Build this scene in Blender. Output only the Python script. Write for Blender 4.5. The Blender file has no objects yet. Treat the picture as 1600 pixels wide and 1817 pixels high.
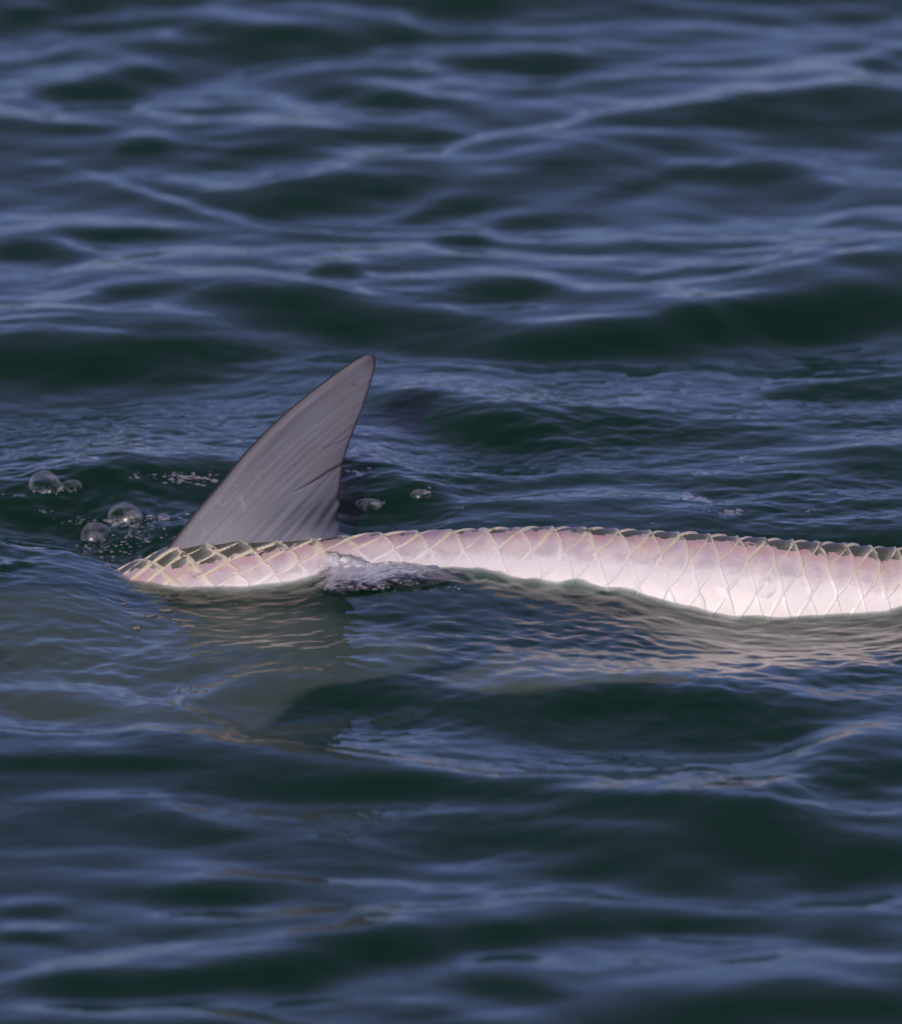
import bpy, math, random
import numpy as np
from mathutils import Vector

random.seed(7)
rng = np.random.default_rng(11)
sc = bpy.context.scene
COL = sc.collection
R = math.radians

# ------------------------------------------------------------------ camera
ELEV, DIST = R(18.0), 12.0
S = 0.0007                                   # metres per photograph pixel at the fish
FWD = np.array([0, math.cos(ELEV), -math.sin(ELEV)])
UP = np.array([0, math.sin(ELEV), math.cos(ELEV)])
TARGET = UP * (91.5 * S)
CAM = TARGET - FWD * DIST
cd = bpy.data.cameras.new('camera')
cam = bpy.data.objects.new('camera', cd)
COL.objects.link(cam)
cam.location = CAM
cam.rotation_euler = (math.pi / 2 - ELEV, 0, 0)
cd.sensor_fit = 'HORIZONTAL'
cd.sensor_width = 36
cd.lens = 36 * DIST / (1600 * S)
cd.clip_start, cd.clip_end = 0.5, 3000
cd.dof.use_dof = True
cd.dof.focus_distance = DIST - 0.02
cd.dof.aperture_fstop = 5.2
sc.camera = cam

# ------------------------------------------------------------------ world, sun, exposure
SUN_EL, SUN_ROT = R(19), R(187)
w = bpy.data.worlds.new("World")
sc.world = w
w.use_nodes = True
wn, wl = w.node_tree.nodes, w.node_tree.links
sky = wn.new('ShaderNodeTexSky')
sky.sky_type = 'NISHITA'
sky.sun_disc = False
sky.sun_elevation, sky.sun_rotation = SUN_EL, SUN_ROT
sky.ozone_density = 9.0
sky.air_density = 1.0
sky.dust_density = 0.0
tint = wn.new('ShaderNodeMix')
tint.data_type, tint.blend_type = 'RGBA', 'MULTIPLY'
tint.inputs[0].default_value = 1.0
tint.inputs[7].default_value = (0.98, 0.77, 1.02, 1)      # dusky violet cast of the evening sky
wl.new(sky.outputs[0], tint.inputs[6])
veil = wn.new('ShaderNodeMix')                             # thin even veil of high cloud
veil.data_type, veil.blend_type = 'RGBA', 'ADD'
veil.inputs[0].default_value = 1.0
veil.inputs[7].default_value = (2.30, 1.85, 2.15, 1)
wl.new(tint.outputs[2], veil.inputs[6])
wl.new(veil.outputs[2], wn['Background'].inputs[0])
wn['Background'].inputs[1].default_value = 0.078
sd = bpy.data.lights.new('sun', 'SUN')
sd.energy = 2.3
sd.angle = R(0.5)
sd.color = (1.0, 0.87, 0.77)
sun = bpy.data.objects.new('sun', sd)
COL.objects.link(sun)
sdir = Vector((math.sin(SUN_ROT) * math.cos(SUN_EL), math.cos(SUN_ROT) * math.cos(SUN_EL), math.sin(SUN_EL)))
sun.rotation_euler = sdir.to_track_quat('Z', 'Y').to_euler()
sun.location = sdir * 20
sc.view_settings.view_transform = 'Standard'
sc.view_settings.look = 'None'
sc.view_settings.gamma = 1
sc.view_settings.exposure = 0.05
sc.view_settings.use_curve_mapping = False
sc.render.engine = 'CYCLES'
cy = sc.cycles
cy.max_bounces = 8
cy.transparent_max_bounces = 32
cy.volume_bounces = 0
cy.caustics_reflective = True
cy.use_denoising = True

# ------------------------------------------------------------------ helpers
def on_plane(px, py, z=0.0):
    """photograph pixel -> world point on the level z"""
    px, py = np.asarray(px, float), np.asarray(py, float)
    u, v = (px - 800) * S / DIST, (908.5 - py) * S / DIST
    d = [u, FWD[1] + v * UP[1], FWD[2] + v * UP[2]]
    t = (z - CAM[2]) / d[2]
    return CAM[0] + t * d[0], CAM[1] + t * d[1]

def on_depth(px, py, y=0.0):
    """photograph pixel -> world x, z on the vertical plane at depth y"""
    px, py = np.asarray(px, float), np.asarray(py, float)
    u, v = (px - 800) * S / DIST, (908.5 - py) * S / DIST
    dy, dz = FWD[1] + v * UP[1], FWD[2] + v * UP[2]
    t = (y - CAM[1]) / dy
    return t * u, CAM[2] + t * dz

def to_px(x, y, z):
    q = [x - CAM[0], y - CAM[1], z - CAM[2]]
    f = q[1] * FWD[1] + q[2] * FWD[2]
    return 800 + q[0] / f * DIST / S, 908.5 - (q[1] * UP[1] + q[2] * UP[2]) / f * DIST / S

def mesh_np(name, verts, faces, mats=(), smooth=True, fmat=None):
    me = bpy.data.meshes.new(name)
    verts = np.asarray(verts, np.float32)
    faces = np.asarray(faces, np.int32)
    n, k = faces.shape
    me.vertices.add(len(verts))
    me.vertices.foreach_set('co', verts.ravel())
    me.loops.add(n * k)
    me.loops.foreach_set('vertex_index', faces.ravel())
    me.polygons.add(n)
    me.polygons.foreach_set('loop_start', np.arange(0, n * k, k, dtype=np.int32))
    me.polygons.foreach_set('loop_total', np.full(n, k, np.int32))
    if smooth:
        me.polygons.foreach_set('use_smooth', np.ones(n, bool))
    if fmat is not None:
        me.polygons.foreach_set('material_index', np.asarray(fmat, np.int32))
    for m in mats:
        me.materials.append(m)
    me.update(calc_edges=True)
    me.validate()
    return me

def attr(me, name, vals):
    a = me.attributes.new(name, 'FLOAT', 'POINT')
    a.data.foreach_set('value', np.asarray(vals, np.float32))

def link(name, data, parent=None, loc=None):
    o = bpy.data.objects.new(name, data)
    COL.objects.link(o)
    if loc is not None:
        o.location = loc
    if parent is not None:
        o.parent = parent
    return o

def tag(o, label=None, cat=None, group=None, kind=None):
    for k, v in (('label', label), ('category', cat), ('group', group), ('kind', kind)):
        if v:
            o[k] = v
    return o

def grid_faces(nu, nv, off=0):
    i = np.arange(nu - 1)[:, None] * nv + np.arange(nv - 1)[None, :] + off
    return np.stack([i, i + nv, i + nv + 1, i + 1], -1).reshape(-1, 4)

class NT:
    """small node helper"""
    def __init__(s, name):
        s.m = bpy.data.materials.new(name)
        s.m.use_nodes = True
        s.t = s.m.node_tree
        s.t.nodes.clear()
        s.out = s.t.nodes.new('ShaderNodeOutputMaterial')
    def n(s, kind, **kw):
        nd = s.t.nodes.new(kind)
        for k, v in kw.items():
            if k.startswith('i_'):
                key = k[2:]
                sock = nd.inputs[int(key)] if key.isdigit() else nd.inputs[key.replace('_', ' ')]
                if isinstance(v, bpy.types.NodeSocket):
                    s.t.links.new(v, sock)
                else:
                    sock.default_value = v
            else:
                setattr(nd, k, v)
        return nd
    def math(s, op, a, b=0.0, c=None, clamp=False):
        nd = s.n('ShaderNodeMath', operation=op, use_clamp=clamp, i_0=a, i_1=b)
        if c is not None:
            if isinstance(c, bpy.types.NodeSocket):
                s.t.links.new(c, nd.inputs[2])
            else:
                nd.inputs[2].default_value = c
        return nd.outputs[0]
    def mix(s, f, a, b):
        nd = s.n('ShaderNodeMix', data_type='RGBA')
        for sock, v in ((nd.inputs[0], f), (nd.inputs[6], a), (nd.inputs[7], b)):
            if isinstance(v, bpy.types.NodeSocket):
                s.t.links.new(v, sock)
            else:
                sock.default_value = v
        return nd.outputs[2]
    def ramp(s, v, lo, hi):
        return s.n('ShaderNodeMapRange', clamp=True, interpolation_type='SMOOTHSTEP', i_0=v, i_1=lo, i_2=hi).outputs[0]
    def attr(s, name):
        return s.n('ShaderNodeAttribute', attribute_name=name).outputs['Fac']

def C(r, g, b):
    return (r, g, b, 1)

# ------------------------------------------------------------------ materials
def water_material():
    t = NT('sea_water')
    geo = t.n('ShaderNodeNewGeometry')
    # fine capillary relief
    mp = t.n('ShaderNodeMapping', i_Vector=geo.outputs['Position'])
    mp.inputs['Scale'].default_value = (28, 46, 1)
    n1 = t.n('ShaderNodeTexNoise', i_Vector=mp.outputs[0], i_Scale=1.0, i_Detail=3.0, i_Roughness=0.5, i_Distortion=0.4)
    fine = t.attr('fine')
    b = t.n('ShaderNodeBump', i_Height=n1.outputs[0], i_Distance=0.006)
    t.t.links.new(fine, b.inputs['Strength'])
    ior = t.math('MULTIPLY_ADD', geo.outputs['Backfacing'], 0.752 - 1.33, 1.33)
    fr = t.n('ShaderNodeFresnel', i_IOR=ior, i_Normal=b.outputs[0])
    tr = t.n('ShaderNodeBsdfTransparent', i_Color=C(0.96, 0.98, 0.98))
    gl = t.n('ShaderNodeBsdfGlossy', i_Color=C(1, 1, 1), i_Roughness=0.03, i_Normal=b.outputs[0])
    mx = t.n('ShaderNodeMixShader', i_0=fr.outputs[0], i_1=tr.outputs[0], i_2=gl.outputs[0])
    t.t.links.new(mx.outputs[0], t.out.inputs['Surface'])
    vs = t.n('ShaderNodeVolumeScatter', i_Color=C(0.04, 0.98, 0.48), i_Density=7.0, i_Anisotropy=0.0)
    va = t.n('ShaderNodeVolumeAbsorption', i_Color=C(0.22, 0.40, 0.30), i_Density=82.0)
    ad = t.n('ShaderNodeAddShader', i_0=vs.outputs[0], i_1=va.outputs[0])
    t.t.links.new(ad.outputs[0], t.out.inputs['Volume'])
    return t.m

def flank_color(t):
    """pigment of the back (dark olive), the rosy border and the silver flank"""
    d = t.attr('pig')                       # metres of arc below the edge of the dark back
    tc = t.n('ShaderNodeTexCoord')
    mp = t.n('ShaderNodeMapping', i_Vector=tc.outputs['Object'])
    mp.inputs['Scale'].default_value = (60, 60, 110)
    nz = t.n('ShaderNodeTexNoise', i_Vector=mp.outputs[0], i_Scale=1.0, i_Detail=5.0, i_Roughness=0.62)
    mp2 = t.n('ShaderNodeMapping', i_Vector=tc.outputs['Object'])
    mp2.inputs['Scale'].default_value = (30, 30, 60)
    n2 = t.n('ShaderNodeTexNoise', i_Vector=mp2.outputs[0], i_Scale=1.0, i_Detail=3.0, i_Distortion=0.6)
    rag = t.math('MULTIPLY_ADD', nz.outputs[0], 0.040, -0.020)
    dd = t.math('ADD', d, rag)
    pink = t.ramp(dd, -0.0007, 0.0007)
    silver = t.ramp(dd, 0.006, 0.026)
    white = t.ramp(dd, 0.034, 0.048)
    rosy = t.mix(n2.outputs[0], C(0.66, 0.36, 0.28), C(0.54, 0.44, 0.50))
    lil = t.mix(t.ramp(n2.outputs[0], 0.35, 0.65), C(0.72, 0.61, 0.57), C(0.62, 0.54, 0.54))
    c = t.mix(silver, rosy, lil)
    c = t.mix(white, c, C(0.80, 0.74, 0.71))
    olive = t.mix(n2.outputs[0], C(0.060, 0.068, 0.044), C(0.140, 0.145, 0.100))
    c = t.mix(pink, olive, c)
    return c, nz.outputs[0], tc, pink

def scale_material():
    t = NT('fish_scale')
    c, nz, tc, pink = flank_color(t)
    wv = t.n('ShaderNodeTexWave', wave_type='BANDS', bands_direction='Z', i_Vector=tc.outputs['Object'], i_Scale=130.0, i_Distortion=3.0, i_Detail=2.0)
    h = t.math('MULTIPLY_ADD', wv.outputs['Fac'], t.math('MULTIPLY', t.ramp(t.attr('pig'), 0.05, 0.0), 0.16), nz)
    b = t.n('ShaderNodeBump', i_Strength=0.35, i_Distance=0.001, i_Height=h)
    own = t.attr('own')
    mpo = t.n('ShaderNodeMapping', i_Vector=tc.outputs['Object'])
    mpo.inputs['Scale'].default_value = (34, 34, 20)
    cbo = t.n('ShaderNodeCombineXYZ', i_X=t.math('MULTIPLY', own, 9.0), i_Y=0.0, i_Z=own)
    t.t.links.new(cbo.outputs[0], mpo.inputs['Location'])
    mo = t.n('ShaderNodeTexNoise', i_Vector=mpo.outputs[0], i_Scale=1.0, i_Detail=4.0, i_Distortion=1.0)
    tone = t.mix(own, C(0.80, 0.68, 0.68), C(1.0, 0.98, 1.0))
    tone = t.mix(t.ramp(mo.outputs[0], 0.42, 0.62), tone, C(0.56, 0.54, 0.62))
    mm = t.n('ShaderNodeMix', data_type='RGBA', blend_type='MULTIPLY')
    t.t.links.new(t.math('MULTIPLY_ADD', t.ramp(t.attr('pig'), 0.03, 0.05), -0.28, 0.38), mm.inputs[0])
    t.t.links.new(c, mm.inputs[6]); t.t.links.new(tone, mm.inputs[7])
    c = mm.outputs[2]
    e = t.attr('rimd')                      # 1 on the free edge, fading inwards
    c = t.mix(t.math('MULTIPLY', e, 0.35), c, C(0.74, 0.71, 0.62))
    p = t.n('ShaderNodeBsdfPrincipled', i_Base_Color=c, i_Roughness=0.45, i_Metallic=0.05, i_Normal=b.outputs[0])
    p.inputs['Coat Weight'].default_value = 0.12
    p.inputs['Coat Roughness'].default_value = 0.2
    t.t.links.new(p.outputs[0], t.out.inputs['Surface'])
    return t.m

def rim_material():
    t = NT('scale_rim')
    tc = t.n('ShaderNodeTexCoord')
    nz = t.n('ShaderNodeTexNoise', i_Vector=tc.outputs['Object'], i_Scale=160.0, i_Detail=3.0)
    nz2 = t.n('ShaderNodeTexNoise', i_Vector=tc.outputs['Object'], i_Scale=85.0, i_Detail=4.0)
    c = t.mix(nz.outputs[0], C(0.54, 0.45, 0.28), C(0.76, 0.69, 0.52))
    c = t.mix(t.ramp(t.attr('pig'), 0.012, 0.045), c, C(0.79, 0.75, 0.73))
    b = t.n('ShaderNodeBump', i_Strength=0.4, i_Distance=0.0008, i_Height=nz.outputs[0])
    p = t.n('ShaderNodeBsdfPrincipled', i_Base_Color=t.mix(t.math('MULTIPLY', t.math('MULTIPLY', t.ramp(nz2.outputs[0], 0.56, 0.66), t.ramp(t.attr('pig'), 0.012, -0.004)), 0.85), c, C(0.06, 0.065, 0.045)), i_Roughness=0.4, i_Normal=b.outputs[0])
    p.inputs['Coat Weight'].default_value = 0.3
    t.t.links.new(p.outputs[0], t.out.inputs['Surface'])
    return t.m

def skin_material():
    t = NT('fish_skin')
    c, nz, tc, pink = flank_color(t)
    b = t.n('ShaderNodeBump', i_Strength=0.3, i_Distance=0.001, i_Height=nz)
    p = t.n('ShaderNodeBsdfPrincipled', i_Base_Color=c, i_Roughness=0.3, i_Normal=b.outputs[0])
    p.inputs['Coat Weight'].default_value = 0.5
    p.inputs['Coat Roughness'].default_value = 0.08
    t.t.links.new(p.outputs[0], t.out.inputs['Surface'])
    return t.m

def fin_material():
    t = NT('fin_membrane')
    u, v, edge = t.attr('ray'), t.attr('along'), t.attr('margin')
    cb = t.n('ShaderNodeCombineXYZ', i_X=t.math('MULTIPLY', u, 38.0), i_Y=t.math('MULTIPLY', v, 1.2))
    n1 = t.n('ShaderNodeTexNoise', i_Vector=cb.outputs[0], i_Scale=1.0, i_Detail=4.0, i_Roughness=0.55)
    tc = t.n('ShaderNodeTexCoord')
    n2 = t.n('ShaderNodeTexNoise', i_Vector=tc.outputs['Object'], i_Scale=22.0, i_Detail=4.0)
    n3 = t.n('ShaderNodeTexNoise', i_Vector=tc.outputs['Object'], i_Scale=75.0, i_Detail=5.0, i_Distortion=1.5)
    c = t.mix(t.ramp(n1.outputs[0], 0.2, 0.8), C(0.095, 0.094, 0.124), C(0.180, 0.178, 0.220))
    c = t.mix(t.math('MULTIPLY', t.ramp(n2.outputs[0], 0.4, 0.7), 0.5), c, C(0.13, 0.115, 0.13))
    # pale scuffs along the lower front
    sc_ = t.math('MULTIPLY', t.ramp(n3.outputs[0], 0.55, 0.68), t.math('MULTIPLY', t.ramp(u, 0.30, 0.10), t.ramp(v, 0.50, 0.15)))
    c = t.mix(t.math('MULTIPLY', sc_, 0.65), c, C(0.42, 0.39, 0.37))
    c = t.mix(t.math('MULTIPLY', t.math('MULTIPLY', t.ramp(u, 0.62, 0.2), t.ramp(v, 0.6, 0.05)), 0.6), c, C(0.30, 0.29, 0.305))
    # dark slate pigment at the rear foot of the fin, dark margin all round
    rear = t.attr('rear')
    c = t.mix(t.math('MULTIPLY', rear, 0.9), c, C(0.022, 0.027, 0.048))
    c = t.mix(t.math('MULTIPLY', edge, 0.92), c, C(0.016, 0.010, 0.018))
    tear = t.attr('tear')
    c = t.mix(t.math('MULTIPLY', tear, 0.95), c, C(0.014, 0.009, 0.018))
    sp = t.attr('spot')
    c = t.mix(sp, c, C(0.10, 0.055, 0.02))
    b = t.n('ShaderNodeBump', i_Strength=0.3, i_Distance=0.002, i_Height=n1.outputs[0])
    p = t.n('ShaderNodeBsdfPrincipled', i_Base_Color=c, i_Roughness=0.5, i_Normal=b.outputs[0])
    p.inputs['Specular IOR Level'].default_value = 0.3
    p.inputs['Coat Weight'].default_value = 0.08
    p.inputs['Coat Roughness'].default_value = 0.3
    t.t.links.new(p.outputs[0], t.out.inputs['Surface'])
    return t.m

def bubble_material():
    t = NT('bubble_film')
    lw = t.n('ShaderNodeLayerWeight', i_Blend=0.35)
    tc = t.n('ShaderNodeTexCoord')
    nz = t.n('ShaderNodeTexNoise', i_Vector=tc.outputs['Object'], i_Scale=60.0, i_Detail=3.0)
    tr = t.n('ShaderNodeBsdfTransparent')
    gl = t.n('ShaderNodeBsdfGlossy', i_Color=C(1, 1, 1), i_Roughness=0.3)
    df = t.n('ShaderNodeBsdfDiffuse', i_Color=C(0.75, 0.72, 0.74))
    m1 = t.n('ShaderNodeMixShader', i_0=0.55, i_1=gl.outputs[0], i_2=df.outputs[0])
    f = t.math('MULTIPLY_ADD', t.math('POWER', lw.outputs['Facing'], 1.8), 0.42, 0.0)
    f = t.math('MULTIPLY_ADD', t.ramp(nz.outputs[0], 0.4, 0.75), 0.22, f, clamp=True)
    m2 = t.n('ShaderNodeMixShader', i_0=f, i_1=tr.outputs[0], i_2=m1.outputs[0])
    t.t.links.new(m2.outputs[0], t.out.inputs['Surface'])
    return t.m

def foam_material():
    t = NT('foam_film')
    lw = t.n('ShaderNodeLayerWeight', i_Blend=0.4)
    tr = t.n('ShaderNodeBsdfTransparent')
    gl = t.n('ShaderNodeBsdfGlossy', i_Color=C(1, 1, 1), i_Roughness=0.12)
    df = t.n('ShaderNodeBsdfDiffuse', i_Color=C(0.80, 0.74, 0.71))
    m1 = t.n('ShaderNodeMixShader', i_0=0.45, i_1=gl.outputs[0], i_2=df.outputs[0])
    f = t.math('MULTIPLY_ADD', lw.outputs['Facing'], 0.45, 0.16, clamp=True)
    m2 = t.n('ShaderNodeMixShader', i_0=f, i_1=tr.outputs[0], i_2=m1.outputs[0])
    t.t.links.new(m2.outputs[0], t.out.inputs['Surface'])
    return t.m

def debris_material():
    t = NT('wet_debris')
    tc = t.n('ShaderNodeTexCoord')
    nz = t.n('ShaderNodeTexNoise', i_Vector=tc.outputs['Object'], i_Scale=300.0, i_Detail=3.0)
    c = t.mix(nz.outputs[0], C(0.06, 0.055, 0.04), C(0.26, 0.24, 0.19))
    p = t.n('ShaderNodeBsdfPrincipled', i_Base_Color=c, i_Roughness=0.35)
    t.t.links.new(p.outputs[0], t.out.inputs['Surface'])
    return t.m

M_WATER, M_SCALE, M_RIM, M_SKIN = water_material(), scale_material(), rim_material(), skin_material()
M_FIN, M_BUB, M_FOAM, M_DEB = fin_material(), bubble_material(), foam_material(), debris_material()

# ------------------------------------------------------------------ the water surface
# waterline height beside the near flank, from the photograph's waterline
_WL_PX = np.array([-400, 0, 120, 190, 230, 330, 430, 520, 600, 700, 780, 860, 930, 1010, 1100, 1200, 1300, 1400, 1500, 1570, 1640, 1750, 2000])
_WL_PY = np.array([1000, 1000, 1006, 1022, 1034, 1040, 1040, 1032, 1012, 1004, 1010, 1014, 1026, 1032, 1040, 1066, 1088, 1090, 1087, 1084, 1066, 1040, 1020])
_wx, _wz = on_depth(_WL_PX, _WL_PY, -0.055)

# faces of waves turned to the viewer: (px, py, half width, half height, tilt deg, slope)
DARK = [
 (40, 45, 70, 18, 0, .16), (480, 68, 270, 22, -2, .22), (330, 108, 180, 24, -10, .18), (165, 160, 120, 20, -6, .20),
 (820, 8, 90, 15, 0, .16), (1000, 112, 120, 14, -3, .08), (640, 170, 120, 26, 8, .19), (780, 190, 100, 15, 5, .16),
 (700, 237, 115, 18, 0, .22), (255, 268, 50, 12, 0, .20), (490, 266, 110, 20, -4, .18), (625, 332, 170, 25, -7, .20),
 (1100, 278, 200, 34, -8, .16), (1160, 318, 130, 20, -12, .16), (1345, 320, 130, 38, -2, .20), (1430, 205, 210, 38, -4, .20),
 (1585, 105, 60, 15, -8, .20), (790, 365, 66, 12, -6, .18), (940, 386, 66, 12, -4, .16), (190, 413, 130, 15, -2, .20),
 (60, 452, 90, 25, 5, .20), (820, 425, 54, 11, 0, .18), (1520, 400, 100, 13, -2, .16), (600, 497, 50, 13, 0, .24),
 (900, 524, 100, 18, 0, .24), (250, 535, 90, 18, -4, .16), (500, 548, 160, 26, 4, .20), (1510, 540, 200, 50, -4, .22),
 (1200, 590, 340, 32, -4, .26), (640, 575, 260, 26, 3, .18), (200, 640, 360, 46, -3, .24), (1050, 658, 70, 13, 0, .12),
 (1500, 690, 200, 20, -4, .14), (830, 750, 150, 34, 10, .20), (1040, 765, 200, 26, 2, .14), (1590, 270, 60, 14, 5, .1),
 (250, 862, 200, 30, 0, .26), (90, 905, 170, 34, 2, .22), (270, 950, 120, 44, 20, .30), (690, 892, 110, 30, 6, .28), (640, 850, 70, 26, 0, .18),
 (1020, 850, 180, 14, -6, .10), (1350, 905, 220, 12, -3, .10), (1570, 830, 90, 22, 0, .12),
 (570, 1228, 170, 34, -2, .26), (1160, 1268, 330, 36, -1, .22), (1540, 1195, 120, 18, -8, .14), (100, 1255, 130, 32, 8, .18),
 (200, 1360, 250, 26, -2, .18), (560, 1388, 220, 28, 3, .20), (960, 1428, 330, 24, 6, .20), (1510, 1385, 140, 46, -14, .20),
 (900, 1482, 190, 32, 2, .20), (1370, 1520, 360, 58, -2, .26), (1040, 1640, 330, 30, -5, .24), (620, 1705, 150, 34, -8, .24),
 (330, 1742, 220, 26, -4, .20), (110, 1755, 90, 18, 0, .16), (900, 1755, 100, 18, 5, .20), (1380, 1795, 330, 30, -4, .22),
 (370, 1585, 100, 14, 0, .16), (50, 1612, 70, 13, -4, .18), (60, 1662, 60, 10, 0, .16), (1550, 1660, 110, 18, 6, .14),
 (900, 1062, 150, 22, 6, .18), (180, 1120, 160, 14, 0, .10), (420, 1180, 200, 22, -4, .12), (60, 1170, 110, 26, 0, .14),
 (1225, 572, 52, 12, 2, .22),
]
# backs of waves turned away, which mirror the low bright sky: polylines (points, half height, slope)
BRIGHT = [
 ([(60, 285), (200, 315), (330, 365), (600, 402), (900, 412), (1250, 430)], 11, .16),
 ([(560, -5), (700, 38), (900, 52), (1250, 45), (1640, 42)], 11, .15),
 ([(420, 108), (560, 92), (760, 118), (900, 146), (1080, 125), (1400, 82), (1640, 30)], 14, .15),
 ([(380, 335), (620, 300), (900, 232), (1250, 190), (1500, 165), (1640, 150)], 11, .14),
 ([(1260, 300), (1400, 262), (1500, 290), (1640, 302)], 7, .16),
 ([(-40, 412), (150, 400), (340, 402)], 9, .12), ([(-40, 525), (180, 488), (440, 490), (560, 525), (680, 552), (860, 548)], 10, .16),
 ([(540, 500), (800, 492), (1000, 510), (1300, 505), (1640, 455)], 10, .13),
 ([(330, 445), (640, 440), (980, 462), (1400, 468)], 14, .10),
 ([(70, 195), (300, 205), (560, 240)], 9, .10), ([(-30, 292), (120, 290)], 10, .12),
 ([(430, 630), (640, 615), (900, 640), (1200, 640), (1640, 615)], 14, .15),
 ([(650, 700), (900, 712), (1200, 700), (1640, 720)], 20, .09),
 ([(-30, 745), (250, 738), (480, 720)], 22, .08), ([(-30, 800), (300, 775)], 12, .08),
 ([(650, 842), (900, 835), (1200, 820), (1640, 800)], 20, .08), ([(650, 905), (800, 900), (1000, 868)], 8, .10),
 ([(-40, 1010), (120, 1030), (300, 1075), (560, 1090)], 30, .12), ([(-40, 1085), (300, 1125), (620, 1150)], 12, .08),
 ([(120, 1185), (360, 1205), (300, 1250)], 10, .08), ([(180, 1215), (330, 1255), (500, 1310), (760, 1370)], 12, .12),
 ([(780, 1160), (1080, 1172), (1280, 1165), (1640, 1120)], 36, .15),
 ([(600, 1315), (860, 1330), (1050, 1370), (1350, 1395), (1500, 1400)], 42, .17), ([(1150, 1365), (1350, 1325), (1640, 1295)], 24, .16),
 ([(1040, 1425), (1300, 1450), (1640, 1442)], 9, .12),
 ([(-40, 1420), (250, 1405), (420, 1460), (720, 1500)], 16, .12), ([(-40, 1500), (300, 1510), (520, 1550)], 20, .10),
 ([(120, 1560), (420, 1545), (700, 1560), (1000, 1590), (1400, 1585)], 12, .11), ([(130, 1620), (500, 1620), (900, 1610)], 12, .08),
 ([(760, 1690), (1000, 1715), (1640, 1710)], 22, .12), ([(-40, 1800), (300, 1790), (560, 1815)], 16, .12), ([(700, 1660), (500, 1660)], 14, .08),
 ([(1240, 470), (1120, 487)], 8, .10),
]

def ripple_bank(n, lo, hi, spread, seed, power=1.0):
    r = np.random.default_rng(seed)
    lam = np.exp(r.uniform(math.log(lo), math.log(hi), n))
    th = math.pi / 2 + r.normal(0, spread, n)
    k = 2 * math.pi / lam
    return k * np.cos(th), k * np.sin(th), r.uniform(0, 2 * math.pi, n), lam ** power

SWELL = ripple_bank(26, 0.28, 0.9, 0.55, 1)
CHOP = ripple_bank(46, 0.07, 0.24, 0.48, 2)
STREAK = ripple_bank(40, 0.045, 0.12, 0.20, 8)
FINE = ripple_bank(70, 0.013, 0.065, 0.62, 3)
FINE2 = ripple_bank(60, 0.02, 0.09, 1.1, 15)
LAP = ripple_bank(30, 0.018, 0.075, 1.2, 16)
WARP = ripple_bank(14, 0.15, 0.6, 1.5, 4)

def bank(b, x, y, sharp=0.0):
    out = np.zeros(np.broadcast(x, y).shape, np.float32)
    for kx, ky, ph, a in zip(*b):
        s = np.sin((kx * x + ky * y + ph).astype(np.float32))
        out += (a / (2 * math.pi)) * s
    return out * math.sqrt(2.0 / len(b[0]))          # rms slope about 1

def zw_of(x):
    return np.interp(x, _wx, _wz)

def body_mask(x, y):
    yy = np.where(y < -0.055, (y + 0.055) / 0.27, np.where(y > 0.0, y / 0.09, 0.0))
    return np.exp(-np.abs(yy) ** 2.2)

def near_line(x, y):
    """1 close to the strip of water touching the near flank"""
    yy = np.where(y < -0.055, (y + 0.055) / 0.05, (y + 0.055) / 0.12)
    return np.exp(-yy ** 2)

def height(x, y, fine_geo=True):
    x = np.asarray(x, np.float64)
    y = np.asarray(y, np.float64)
    wx = x + 0.30 * bank(WARP, x, y) * 0.35
    wy = y + 0.30 * bank(WARP, y + 3.1, x - 1.7) * 0.35
    inframe = np.exp(-((x / 0.85) ** 8)) * np.exp(-(((y - 0.1) / 2.5) ** 8))
    h = bank(SWELL, wx, wy) * (0.085 - 0.055 * inframe)
    streak = bank(STREAK, wx * 0.8, wy) * np.clip(0.5 + 2.2 * bank(WARP, x * 0.8 - 4, y * 0.6 + 2) * 3.0, 0, 1.4)
    h = h + 0.030 * streak
    h = h + bank(CHOP, wx, wy) * (0.095 - 0.048 * inframe)
    return h, wx, wy, inframe

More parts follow.
